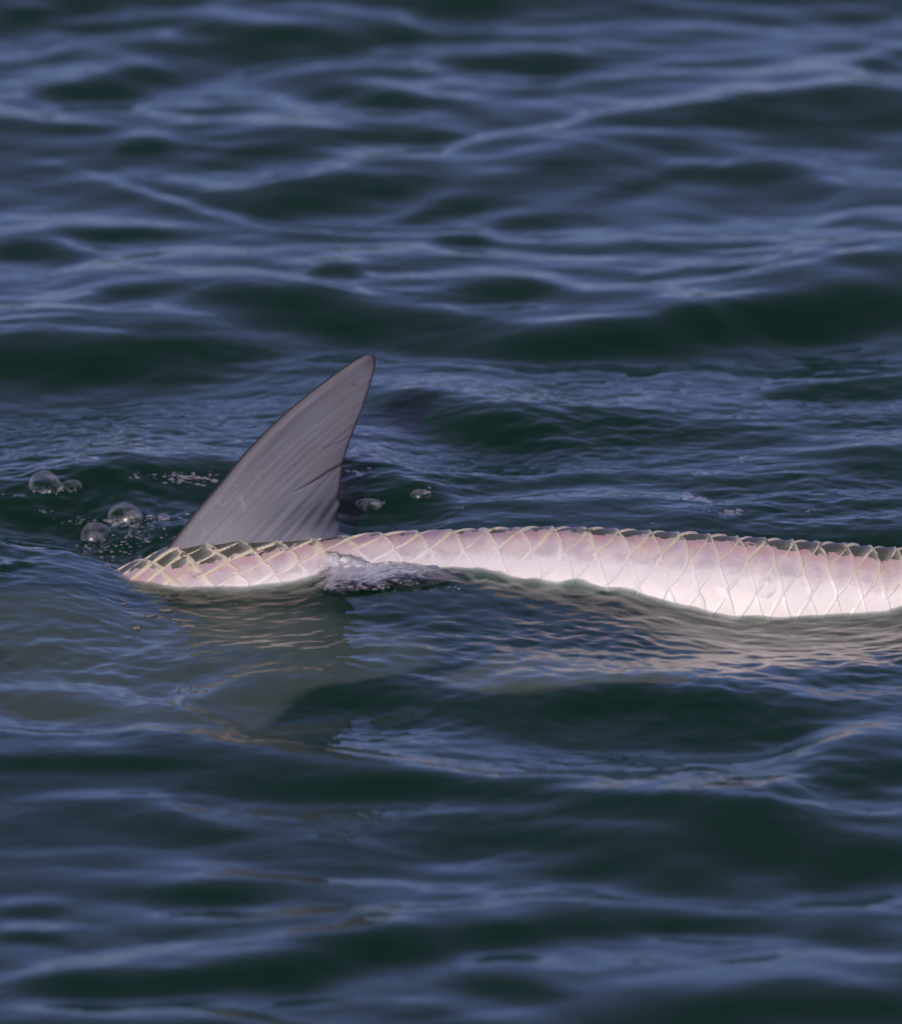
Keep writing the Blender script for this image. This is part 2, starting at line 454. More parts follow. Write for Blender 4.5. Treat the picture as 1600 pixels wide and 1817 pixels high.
def layout(x, y, h):
    """the waves of the photograph, each where it lies on the water (x, y 1-D axes, h 2-D)"""
    def window(cx, cy, rx, ry):
        i0, i1 = np.searchsorted(x, [cx - rx, cx + rx])
        j0, j1 = np.searchsorted(y, [cy - ry, cy + ry])
        return slice(i0, i1), slice(j0, j1)
    wob = lambda X, Y: 0.5 * np.sin(17 * X + 9 * Y + 1) + 0.5 * np.sin(-11 * X + 23 * Y) + 0.3 * np.sin(41 * X - 13 * Y + 2)
    for px, py, hw, hh, tilt, A in DARK:
        cx, cy = on_plane(px, py)
        x1, _ = on_plane(px + hw, py)
        _, y1 = on_plane(px, py - hh)
        sx, sy = float(x1 - cx), float(y1 - cy)
        ex, ey = on_plane(px + 100, py + 100 * math.tan(R(tilt)))
        m = float((ey - cy) / (ex - cx))             # skew of the crest on the water
        m = max(-1.6, min(1.6, m))
        a, b = window(cx, cy, sx * 1.9, sy * 5.0 + abs(m) * sx * 1.9)
        X, Y = x[a][:, None], y[b][None, :]
        u = (X - cx) / sx
        t = (Y - cy - m * (X - cx)) / sy + 0.22 * wob(X, Y) + 0.25 * u * u
        e = np.exp(-np.abs(u) ** 3) * (1 - np.clip(np.abs(u) / 1.9, 0, 1) ** 6)
        h[a, b] += A * 1.36 * sy * t * np.exp(-0.67 * np.abs(t) ** 1.5) * e
    for pts, hh, A in BRIGHT:
        P = np.array(pts, float)
        s = np.linspace(0, 1, 60)
        L = np.r_[0, np.cumsum(np.hypot(*np.diff(P, axis=0).T))]
        L /= L[-1]
        qx, qy = np.interp(s, L, P[:, 0]), np.interp(s, L, P[:, 1])
        if qx[-1] < qx[0]:
            qx, qy = qx[::-1], qy[::-1]
        k = np.ones(9) / 9
        qy = np.convolve(np.pad(qy, 4, 'edge'), k, 'valid')
        X0, Y0 = on_plane(qx, qy)
        _, Y1 = on_plane(qx, qy - hh)
        o = np.argsort(X0)
        X0, Y0, SY = X0[o], Y0[o], (Y1 - Y0)[o]
        i0, i1 = np.searchsorted(x, [X0[0] - .05, X0[-1] + .05])
        j0, j1 = np.searchsorted(y, [Y0.min() - .35, Y0.max() + .35])
        X, Y = x[i0:i1][:, None], y[j0:j1][None, :]
        yc = np.interp(X, X0, Y0)
        sy = np.interp(X, X0, SY)
        t = (Y - yc) / sy + 0.25 * wob(X * 1.3, Y * 1.3)
        u = (X - X0[0]) / (X0[-1] - X0[0])
        e = np.clip(np.minimum(u, 1 - u) / 0.22 + .15, 0, 1)
        e = e * e * (3 - 2 * e) * (0.75 + 0.35 * np.sin(9 * X + 3 * yc))
        h[i0:i1, j0:j1] -= 0.84 * A * sy * t * np.exp(-t * t / 2) * e
    return h

def axis(lo, hi, fine_lo, fine_hi, fine, out_lo, out_hi, n_out, extra=()):
    core = []
    edges = [fine_lo] + [e for a, b, _ in extra for e in (a, b)] + [fine_hi]
    p = fine_lo
    for a, b, st in list(extra) + [(fine_hi, fine_hi, fine)]:
        if a > p:
            core.append(np.arange(p, a, fine))
        if b > a:
            core.append(np.arange(a, b, st))
        p = b
    core = np.concatenate(core)
    up = fine_hi + np.geomspace(fine * 2, out_hi - fine_hi, n_out)
    dn = fine_lo - np.geomspace(fine * 2, fine_lo - out_lo, n_out)[::-1]
    return np.unique(np.round(np.concatenate([dn, core, up]), 6))

gx = axis(0, 0, -0.72, 0.72, 0.0024, -300, 300, 70)
gy = axis(0, 0, -2.25, 2.7, 0.0052, -40, 600, 70, extra=[(-0.62, 0.75, 0.0026)])
X, Y = gx[:, None], gy[None, :]
H, WX, WY, INF = height(X, Y)
# ripples die out where the mesh is too coarse to carry them
fade = 1 / (1 + (np.maximum(np.abs(X) - 0.9, 0) / 1.5) ** 2) / (1 + (np.maximum(np.abs(Y) - 2.8, 0) / 2.5) ** 2)
H *= fade
H = layout(gx, gy, H.astype(np.float64))
bm_ = body_mask(X, Y)
zw = zw_of(X)
H = H * (1 - bm_) + zw * bm_
# fine ripples: strongest in the churned water round and behind the fish
act = 0.032 + 0.115 * np.exp(-(((Y - 0.42) / 0.42) ** 2)) + 0.055 * np.exp(-(((Y + 0.38) / 0.22) ** 2)) * (0.85 + 0.15 / (1 + np.exp(-(X - 0.0) / 0.06)))
act = act + 0.075 * np.exp(-(((Y + 0.86) / 0.15) ** 2)) / (1 + np.exp(-(X + 0.05) / 0.08)) + 0.04 * np.exp(-(((Y + 0.30) / 0.14) ** 2)) / (1 + np.exp(-(X - 0.12) / 0.06))
patch = 0.55 + 0.45 * np.tanh(2.2 * bank(WARP, X * 1.4 + 5, Y * 0.9 - 2) * 3.0)
H += bank(FINE, WX * 0.85, WY) * act * patch * fade * (1 - 0.45 * near_line(X, Y))
H += bank(LAP, WX, WY) * 0.20 * near_line(X, Y) * (0.5 + 0.5 * np.tanh(3 * np.sin(7.3 * X + 0.8) + 1.5 * np.sin(19 * X)))
H += bank(FINE2, WX, WY) * 0.075 * np.exp(-(((Y + 0.36) / 0.26) ** 2)) * fade * (1 - 0.6 * near_line(X, Y))
# churned pit ahead of the fin
cx0, cy0 = on_plane(235, 935)
pit = np.exp(-(((X - cx0) / 0.13) ** 2) - (((Y - cy0) / 0.16) ** 2))
H += pit * (bank(ripple_bank(40, 0.018, 0.07, 1.3, 9), X, Y) * 0.24 - 0.014)
H = H.astype(np.float32)

def surf(x, y):
    i = np.clip(np.searchsorted(gx, x) - 1, 0, len(gx) - 2)
    j = np.clip(np.searchsorted(gy, y) - 1, 0, len(gy) - 2)
    fx = (x - gx[i]) / (gx[i + 1] - gx[i])
    fy = (y - gy[j]) / (gy[j + 1] - gy[j])
    return (H[i, j] * (1 - fx) * (1 - fy) + H[i + 1, j] * fx * (1 - fy) + H[i, j + 1] * (1 - fx) * fy + H[i + 1, j + 1] * fx * fy)

def hit(px, py):
    """where the sight line of a photograph pixel meets the water"""
    z = 0.0
    for _ in range(12):
        x, y = on_plane(px, py, z)
        z = 0.5 * z + 0.5 * float(surf(float(x), float(y)))
    return float(x), float(y), z

nx, ny = len(gx), len(gy)
top = np.stack([np.broadcast_to(X, H.shape), np.broadcast_to(Y, H.shape), H], -1).reshape(-1, 3)
faces = grid_faces(nx, ny)
# closed below: a skirt and a floor so that the sea is one body of water
ring = np.concatenate([np.arange(nx) * ny, (nx - 1) * ny + np.arange(1, ny), np.arange(nx - 2, -1, -1) * ny + ny - 1, np.arange(ny - 2, 0, -1)])
low = top[ring].copy()
low[:, 2] = -25
nb = len(top)
r2 = np.arange(len(ring)) + nb
skirt = np.stack([ring, r2, np.roll(r2, -1), np.roll(ring, -1)], -1)
cen = nb + len(ring)
verts = np.concatenate([top, low, [[0, 100, -25]]])
floor = np.stack([r2, np.full(len(r2), cen), np.full(len(r2), cen), np.roll(r2, -1)], -1)
me = bpy.data.meshes.new('water')
F4 = np.concatenate([faces, skirt]).astype(np.int32)
F3 = np.stack([r2, np.full(len(r2), cen), np.roll(r2, -1)], -1).astype(np.int32)
me.vertices.add(len(verts))
me.vertices.foreach_set('co', verts.astype(np.float32).ravel())
loops = np.concatenate([F4.ravel(), F3.ravel()])
me.loops.add(len(loops))
me.loops.foreach_set('vertex_index', loops)
npoly = len(F4) + len(F3)
me.polygons.add(npoly)
tot = np.concatenate([np.full(len(F4), 4), np.full(len(F3), 3)]).astype(np.int32)
me.polygons.foreach_set('loop_start', (np.cumsum(tot) - tot).astype(np.int32))
me.polygons.foreach_set('loop_total', tot)
sm = np.zeros(npoly, bool)
sm[:len(faces)] = True
me.polygons.foreach_set('use_smooth', sm)
me.materials.append(M_WATER)
me.update(calc_edges=True)
fine_attr = np.zeros(len(verts), np.float32)
fine_attr[:nb] = np.broadcast_to((0.10 + 2.2 * act * patch) * np.clip(fade, 0.05, 1), H.shape).ravel()
attr(me, 'fine', fine_attr)
water = link('water', me)
tag(water, 'dark green rippled sea water mirroring a dusky blue sky', None, None, 'structure')

# ------------------------------------------------------------------ scattering volumes added just under the surface for the submerged fish's pale glow
def cloud(label, px0, py0, px1, py1, thick, dens, col, seed):
    t = NT('glow_volume')
    vs = t.n('ShaderNodeVolumeScatter', i_Color=col, i_Density=dens)
    t.t.links.new(vs.outputs[0], t.out.inputs['Volume'])
    n, m = 110, 70
    (xa, yb), (xb, ya) = [tuple(float(q) for q in on_plane(*p)) for p in ((px0, py0), (px1, py1))]
    u, v = np.linspace(-1, 1, n)[:, None], np.linspace(-1, 1, m)[None, :]
    # square to disc, so that the lens has one closed edge
    dx, dy = u * np.sqrt(1 - v * v / 2), v * np.sqrt(1 - u * u / 2)
    ang = np.arctan2(dy, dx)
    wv = 1 + 0.13 * np.sin(3 * ang + seed) + 0.09 * np.sin(5 * ang + 2 * seed)
    xx = (xa + xb) / 2 + dx * wv * (xb - xa) / 2
    yy = (ya + yb) / 2 + dy * wv * (yb - ya) / 2
    rr = np.clip(dx * dx + dy * dy, 0, 1)
    tp = surf(xx, yy) - 0.0015
    lump_ = 0.75 + 0.5 * np.sin(23 * xx + seed) * np.sin(17 * yy - seed)
    bt = tp - 0.0004 - thick * (1 - rr) ** 1.8 * np.clip(lump_, .25, 1.3)
    a_ = np.stack([xx, yy, tp], -1).reshape(-1, 3)
    b_ = np.stack([xx, yy, bt], -1).reshape(-1, 3)
    ids = np.arange(n * m).reshape(n, m)
    loop = np.concatenate([ids[:-1, 0], ids[-1, :-1], ids[:0:-1, -1], ids[0, :0:-1]])
    nx_ = np.roll(loop, -1)
    side = np.stack([loop, loop + n * m, nx_ + n * m, nx_], -1)
    o = link('glow_volume', mesh_np('glow_volume', np.concatenate([a_, b_]), np.concatenate([grid_faces(n, m), grid_faces(n, m, n * m)[:, ::-1], side]), [t.m]))
    tag(o, label, 'added glow volume', None, 'stuff')
cloud('added milky volume for the grey green glow in the water before the front of the fish', -80, 1050, 720, 1290, 0.12, 48.0, C(0.74, 0.83, 0.66), 1.0)
cloud('added pale volume for the olive glow under the swell before the middle of the fish', 770, 1166, 1230, 1242, 0.030, 90.0, C(0.96, 0.97, 0.52), 2.3)

# ------------------------------------------------------------------ the fish
# spine stations: photograph pixel of the back's outline -> world; half depth and half thickness
_BX = np.array([-1000, -600, -300, -60, 90, 200, 300, 400, 520, 620, 700, 800, 900, 1000, 1100, 1200, 1300, 1400, 1500, 1600, 1750, 1950, 2150, 2300])
_BY = np.array([1250, 1180, 1110, 1062, 1035, 1008, 968, 955, 951, 946, 941, 936, 933, 932, 935, 940, 947, 954, 961, 968, 985, 1020, 1060, 1090])
_bx, _bz = on_depth(_BX, _BY, 0.02)
_BA = np.array([.010, .075, .115, .135, .142, .146, .148, .15, .15, .15, .15, .15, .148, .146, .143, .14, .136, .13, .12, .11, .085, .055, .04, .045])
_BB = np.array([.006, .035, .055, .064, .068, .070, .072, .073, .074, .074, .075, .075, .074, .073, .072, .071, .069, .067, .062, .056, .042, .024, .012, .006])

def smooth_interp(x, xs, ys):
    # monotone-ish cubic through the stations
    x = np.asarray(x, float)
    d = np.gradient(ys, xs)
    i = np.clip(np.searchsorted(xs, x) - 1, 0, len(xs) - 2)
    h = xs[i + 1] - xs[i]
    t = np.clip((x - xs[i]) / h, 0, 1)
    return ((2 * t**3 - 3 * t**2 + 1) * ys[i] + (t**3 - 2 * t**2 + t) * h * d[i] + (-2 * t**3 + 3 * t**2) * ys[i + 1] + (t**3 - t**2) * h * d[i + 1])

def body_pt(x, phi, lift=0.0):
    x = np.asarray(x, float)
    a, b = smooth_interp(x, _bx, _BA), smooth_interp(x, _bx, _BB)
    zt = smooth_interp(x, _bx, _bz)
    y = -b * np.sin(phi)
    z = zt - a + a * np.cos(phi)
    ny_, nz_ = -np.sin(phi) / b, np.cos(phi) / a
    ln = np.sqrt(ny_**2 + nz_**2)
    return np.stack([x + 0 * phi, y + lift * ny_ / ln, z + lift * nz_ / ln], -1)

# arc length from the top of the back down the near flank, by station
_phis = np.linspace(0, math.pi, 400)
def arc_table(x):
    p = body_pt(np.full_like(_phis, x), _phis)
    return np.r_[0, np.cumsum(np.linalg.norm(np.diff(p, axis=0), axis=1))]
_tx = np.linspace(_bx[0], _bx[-1], 160)
_tab = np.array([arc_table(v) for v in _tx])
def phi_of(x, arc):
    x, arc = np.broadcast_arrays(np.asarray(x, float), np.asarray(arc, float))
    i = np.clip(np.round((x - _tx[0]) / (_tx[1] - _tx[0])).astype(int), 0, len(_tx) - 1)
    out = np.empty(x.shape)
    for k in np.ndindex(x.shape):
        s = abs(arc[k])
        out[k] = math.copysign(np.interp(s, _tab[i[k]], _phis), arc[k])
    return out
def arc_of(x, phi):
    i = int(np.clip(round((x - _tx[0]) / (_tx[1] - _tx[0])), 0, len(_tx) - 1))
    return np.interp(abs(phi), _phis, _tab[i]) * (1 if phi >= 0 else -1)

# edge of the dark back, read from the photograph as rows of the picture, turned into arc on the body
_PX = np.array([-1000, 150, 230, 300, 380, 460, 540, 600, 660, 720, 800, 900, 1000, 1100, 1200, 1300, 1400, 1500, 1600, 1800, 2300])
_PY = np.array([1300, 1024, 1016, 1007, 994, 981, 967, 959, 952, 948, 945, 943, 945, 950, 957, 965, 974, 984, 996, 1014, 1110])
_px_w, _ = on_depth(_PX, _PY, -0.03)
_parc = []
for xx, py in zip(_px_w, _PY):
    ph = np.linspace(0, 1.9, 200)
    p = body_pt(np.full_like(ph, xx), ph)
    _, yy = to_px(p[:, 0], p[:, 1], p[:, 2])
    k = int(np.argmin(np.abs(yy - py) + (ph < 0.05) * 0.0))
    _parc.append(arc_of(xx, ph[k]))
_parc = np.array(_parc)
def pig(x, arc):
    return np.abs(arc) - np.interp(x, _px_w, _parc)

fish = bpy.data.objects.new('fish', None)
COL.objects.link(fish)
fish.empty_display_size = 0.2
tag(fish, 'big silver scaled fish rolling at the surface with its tall grey fin raised', 'fish')

# body: one continuous skin
nu, nv = 260, 72
us = np.linspace(_bx[0], _bx[-1], nu)
ph = np.linspace(-math.pi, math.pi, nv)
V = np.array([body_pt(np.full(nv, u), ph) for u in us])
arcs = np.array([[arc_of(u, p) for p in ph] for u in us])
me = mesh_np('body', V.reshape(-1, 3), grid_faces(nu, nv)[:, ::-1], [M_SKIN])
attr(me, 'pig', pig(us[:, None], arcs).ravel())
link('body', me, fish)

# scales -----------------------------------------------------------------
_col = [-0.50]
def pitch(x):
    return np.interp(x, [-0.42, -0.2, 0.0, 0.15, 0.35, 0.58], [.040, .044, .0425, .0405, .0345, .030])
while _col[-1] < 0.72:
    _col.append(_col[-1] + float(pitch(_col[-1])))
_col = np.array(_col)
_ci = np.arange(len(_col))
def colx(c):
    return np.interp(c, _ci, _col)
def rowarc(x, r):
    q = np.interp(x, [-0.42, -0.25, -0.1, 0.02, 0.15, 0.35, 0.6], [.0145, .0165, .021, .030, .037, .038, .034])
    return 0.004 + r * q, q
SHEAR = 0.30
NA, NB = 9, 11
def make_scale(c, r, far=False):
    rnd = random.Random(c * 131 + r * 17)
    tipc = c + SHEAR * r
    t = np.linspace(-1.12, 1.12, NB)
    # free edge in columns from the tip, for each t (t < 0 towards the back)
    edge = np.where(t < 0, -SHEAR * np.abs(t) ** 1.7, -(1 - SHEAR) * np.abs(t) ** 1.35)
    edge = edge + 0.030 * np.sin(5 * t + rnd.uniform(0, 6)) + 0.014 * np.sin(11 * t + rnd.uniform(0, 6)) + rnd.uniform(-.03, .03)
    back = np.minimum(edge - 0.25, -1.25)
    sx = float(colx(tipc))
    wj = rnd.uniform(-.0012, .0012)
    tilt = rnd.uniform(0.6, 1.6)
    roll = rnd.uniform(-0.0012, 0.0012)
    rimw = rnd.uniform(0.85, 1.25) * float(np.interp(sx, [-0.4, -0.15, 0.05, 0.5], [.27, .22, .14, .10]))
    # columns across: hidden root ... inner rim, rim crest, lip
    fr = np.array([0.0, 0.30, 0.55, 0.75, 0.88, 1.0])
    P, PG, RD = [], [], []
    for j in range(NB):
        e, b0 = edge[j], back[j]
        w_ = rimw * (0.85 + 0.35 * math.sin(3.1 * t[j] + c * 1.7 + r)) * (1 - 0.35 * abs(t[j]))
        inner = e - w_
        cs = np.r_[b0 + (inner - b0) * fr, inner + w_ * 0.30, e - w_ * 0.25, e]
        lf = np.r_[(-0.0012 + 0.0028 * tilt * fr), 0.0016 + 0.0010 * tilt, 0.0013 + 0.0010 * tilt, 0.0002]
        lf = lf + 0.0006 * math.cos(t[j] * 1.4) + roll * t[j] * np.r_[fr, 1, 1, .3]
        lf = lf * np.interp(pig(colx(tipc + cs), rowarc(sx, r + t[j])[0]), [0.02, 0.05], [1.0, 0.3])
        xs_ = colx(tipc + cs)
        ar, q = rowarc(sx, r)
        arcv = ar + (t[j]) * q + 0 * xs_ + wj
        # rows follow the taper of the body
        arcv = arcv + (rowarc(xs_, r + t[j])[0] - rowarc(sx, r + t[j])[0])
        phv = phi_of(xs_, arcv)
        for k in range(len(xs_)):
            P.append(body_pt(xs_[k], phv[k], lf[k]))
        off = rnd.uniform(-.0008, .0008)
        PG.extend(pig(xs_, arcv) + 0.0075 * (fr[-1] * 0 + np.r_[fr - 0.55, .45, .45, .45]) * (-0.6) + off)
        RD.extend(np.r_[0, 0, 0, .1, .5, 1, 1, 1, 1])
    K = 9
    f = grid_faces(NB, K)
    mat = np.tile(np.r_[np.zeros(5), np.ones(3)], NB - 1)
    me = mesh_np('scale', np.array(P), f, [M_SCALE, M_RIM], fmat=mat)
    attr(me, 'pig', PG)
    attr(me, 'rimd', RD)
    attr(me, 'own', np.full(len(P), rnd.random()))
    return me

count = 0
for c in range(len(_col) - 1):
    for r in range(-1, 8):
        tc_ = c + SHEAR * r
        if tc_ < 0 or tc_ > len(_col) - 1:
            continue
        xx = float(colx(tc_))
        ar, q = rowarc(xx, r)
        pp = body_pt(xx, phi_of(xx, ar), 0)
        pxx, pyy = to_px(pp[0], pp[1], pp[2])
        if pxx < 195 or pxx > 1700:
            continue
        if pp[2] < zw_of(xx) - 0.045:
            continue
        link('scale', make_scale(c, r), fish)
        count += 1
print('scales', count)

# dorsal fin ----------------------------------------------------------------
def bez(p0, p1, p2, t):
    return (1 - t) ** 2 * p0 + 2 * t * (1 - t) * p1 + t * t * p2
lead = np.array([(294, 976), (318, 945), (345, 910), (385, 865), (430, 810), (470, 769), (510, 733), (547, 704), (590, 673), (625, 650), (648, 639)], float)
trail = np.array([(648, 639), (659, 638), (666, 645), (666, 655), (663, 670), (655, 700), (643, 735), (628, 772), (616, 806), (608, 834), (606, 852), (603, 875), (600, 897), (604, 908), (599, 922), (598, 935), (608, 976)], float)
def path(P, s, smooth=True):
    L = np.r_[0, np.cumsum(np.hypot(*np.diff(P, axis=0).T))]
    L /= L[-1]
    return np.stack([np.interp(s, L, P[:, 0]), np.interp(s, L, P[:, 1])], -1)
NU, NV = 120, 90
base_s = np.linspace(0, 1, NU)
base = np.stack([294 + (608 - 294) * base_s ** 1.0, 976 + 0 * base_s], -1)
tend = path(trail, np.linspace(0, 1, NU) ** 0.8)
lp = path(lead, np.linspace(0, 1, NV))
G = np.zeros((NU, NV, 2))
vv = np.linspace(0, 1, NV)
ld = lp - ((1 - vv)[:, None] * lp[0] + vv[:, None] * lp[-1])
for i in range(NU):
    B, E = base[i], tend[i]
    s = base_s[i]
    chord = (1 - vv)[:, None] * B + vv[:, None] * E
    bow = ld * (1 - s) * np.linalg.norm(E - B) / np.linalg.norm(lp[-1] - lp[0])
    # rays leave the back steeply and sweep rearwards
    n = np.array([-(E - B)[1], (E - B)[0]])
    sweep = -0.02 * math.sin(math.pi * min(1, s * 1.1)) * (4 * vv * (1 - vv))[:, None] * n * -1
    G[i] = chord + bow + sweep
ray = np.broadcast_to(base_s[:, None], (NU, NV))
al = np.broadcast_to(vv[None, :], (NU, NV))
# distance to the outline for the dark margin
outl = np.concatenate([lead, trail[1:]])
def dist_poly(Q, P):
    d = np.full(Q.shape[:-1], 1e9)
    for a, b in zip(P[:-1], P[1:]):
        ab = b - a
        t = np.clip(((Q - a) @ ab) / (ab @ ab), 0, 1)
        d = np.minimum(d, np.linalg.norm(Q - (a + t[..., None] * ab), axis=-1))
    return d
dl, dt = dist_poly(G, lead), dist_poly(G, trail[1:-1])
margin = np.maximum(np.exp(-(dl / 7.0) ** 2), np.exp(-(dt / 3.5) ** 2))
margin = np.maximum(margin, 0.55 * np.exp(-dl / 14.0))
margin = np.maximum(margin, 0.6 * np.exp(-(np.hypot(G[..., 0] - 660, G[..., 1] - 642) / 24) ** 2))
tear_l = np.array([(520, 876), (545, 864), (565, 854), (585, 842), (609, 834)], float)
tear_w = np.interp(G[..., 0], [515, 560, 610], [1.2, 2.6, 2.6])
tear = np.exp(-(dist_poly(G, tear_l) / tear_w) ** 2) * np.interp(G[..., 0], [515, 555], [0.25, 1])
tear2 = np.exp(-(dist_poly(G, np.array([(575, 800), (600, 792), (618, 785)], float)) / 1.6) ** 2) * 0.4
rear_ = np.clip(np.exp(-(((G[..., 0] - 606) / 120) ** 2) - (((G[..., 1] - 918) / 32) ** 2)) * (0.75 + 0.35 * np.sin(ray * 60 + 4 * al)), 0, 1)
spot = np.exp(-(((G[..., 0] - 628) / 6) ** 2 + ((G[..., 1] - 691) / 4) ** 2) ** 1.5) * 0.8
fx, fz = on_depth(G[..., 0], G[..., 1], 0.0)
th = (0.0042 * (1 - al) ** 0.8 + 0.0012) * np.clip(0.35 + np.minimum(dl, dt) / 26, 0.2, 1)
ribs = np.sin(ray * 2 * math.pi * 15 + 0.6 * np.sin(6 * al)) * 0.00012 * np.clip(ray * 8, 0, 1) * (1 - 0.4 * al)
th = th + ribs - 0.0012 * tear
bend = 0.020 * al ** 2 + 0.010 * np.sin(3.0 * ray) * al + 0.004 * np.sin(7 * ray + 2 * al) * al
bend = bend - 0.012 * np.clip((ray - 0.7) / 0.3, 0, 1) ** 2 * np.sin(al * math.pi)
front = np.stack([fx, bend - th, fz], -1)
backs = np.stack([fx, bend + th, fz], -1)
nA = NU * NV
f1 = grid_faces(NU, NV)
f2 = grid_faces(NU, NV, nA)[:, ::-1]
def edge_strip(idx):
    a, b = idx[:-1], idx[1:]
    return np.stack([a, b, b + nA, a + nA], -1)
ids = np.arange(nA).reshape(NU, NV)
es = np.concatenate([edge_strip(ids[0, :]), edge_strip(ids[:, -1]), edge_strip(ids[::-1, 0]), edge_strip(ids[-1, ::-1])])
me = mesh_np('dorsal_fin', np.concatenate([front.reshape(-1, 3), backs.reshape(-1, 3)]), np.concatenate([f1, f2, es]), [M_FIN])
for nm, val in (('ray', ray), ('along', al), ('margin', margin), ('tear', np.maximum(tear, tear2)), ('spot', spot), ('rear', rear_)):
    attr(me, nm, np.concatenate([val.ravel(), val.ravel()]))
link('dorsal_fin', me, fish)

# forked tail below the water, beyond the frame
tv = []
x0, z0 = float(_bx[-1]), float(_bz[-1]) - 0.045
prof = [(-0.02, 0.035), (0.10, 0.16), (0.22, 0.26), (0.17, 0.12), (0.12, 0.0), (0.17, -0.12), (0.22, -0.26), (0.10, -0.16), (-0.02, -0.035)]
for sgn in (-1, 1):
    tv += [(x0 + a, sgn * 0.004, z0 + b) for a, b in prof]
    tv += [(x0 + 0.03, sgn * 0.006, z0)]
tf = []
for k in range(8):
    tf += [(k, k + 1, 9), (10 + k + 1, 10 + k, 19)]
    tf += [(k, 10 + k, 10 + k + 1), (k, 10 + k + 1, k + 1)]
me = mesh_np('tail_fin', np.array(tv), np.array(tf), [M_FIN], smooth=False)
for nm in ('ray', 'along', 'margin', 'tear', 'spot', 'rear'):
    attr(me, nm, np.full(20, 0.3 if nm in ('ray', 'along') else 0.0))
link('tail_fin', me, fish)

# ------------------------------------------------------------------ bubbles
def dome(rx, ry, rz, seed, nu=14, nv=28):
    r = random.Random(seed)
    p1, p2 = r.uniform(0, 6), r.uniform(0, 6)
    u = np.linspace(0.0, 1.46, nu)[:, None]
    v = np.linspace(0, 2 * math.pi, nv)[None, :]
    k = 1 + 0.15 * np.sin(2 * v + p1) * np.sin(u) + 0.08 * np.sin(3 * v + p2) + 0.03 * np.sin(5 * v + p1 + 3 * u)
    P = np.stack([rx * np.sin(u) * np.cos(v) * k, ry * np.sin(u) * np.sin(v) * k, rz * np.cos(u) + 0 * v], -1)
    return P.reshape(-1, 3), grid_faces(nu, nv)[:, ::-1]

BUBBLES = [
 (80, 862, 37, 1.0, 'broad low bubble dome floating farthest left on the water'),
 (128, 862, 23, .55, 'flattened bubble touching the right side of the broad left dome'),
 (220, 917, 33, 1.05, 'large clear bubble dome just ahead of the grey fin'),
 (236, 915, 16, .75, 'small bubble nested against the front of the large clear dome'),
 (170, 950, 34, .95, 'tilted clear bubble beside the pit of dark water ahead of the fish'),
 (290, 918, 14, .6, 'small flat bubble between the large clear dome and the fin'),
 (655, 897, 28, .55, 'flat bubble on the water right behind the foot of the fin'),
 (745, 880, 17, 1.0, 'lone small round bubble standing behind the silver back'),
]
for px, py, rp, hr, lab in BUBBLES:
    x, y, z = hit(px, py)
    r = rp * S
    P, f = dome(r, r * 0.9, r * hr * 0.85, int(px))
    o = link('bubble', mesh_np('bubble', P, f, [M_BUB]), None, (x, y, z - 0.13 * r * hr))
    o.rotation_euler = (0, 0, random.uniform(0, 6))
    tag(o, lab, 'bubble', 'air bubbles floating round the fin')
# one bubble clinging to the flank
bx_, _ = on_depth(1361, 1043, -0.07)
phb = np.linspace(0.2, 2, 300)
pb = body_pt(np.full_like(phb, float(bx_)), phb)
_, pyb = to_px(pb[:, 0], pb[:, 1], pb[:, 2])
k = int(np.argmin(np.abs(pyb - 1043)))
P, f = dome(0.0125, 0.0125, 0.006, 77)
o = link('bubble', mesh_np('bubble', P, f, [M_BUB]), None, body_pt(float(bx_), phb[k], 0.002))
o.rotation_euler = (math.pi / 2 - 0.15, 0, 0)
tag(o, 'round flat bubble clinging to the white scales of the flank', 'bubble')

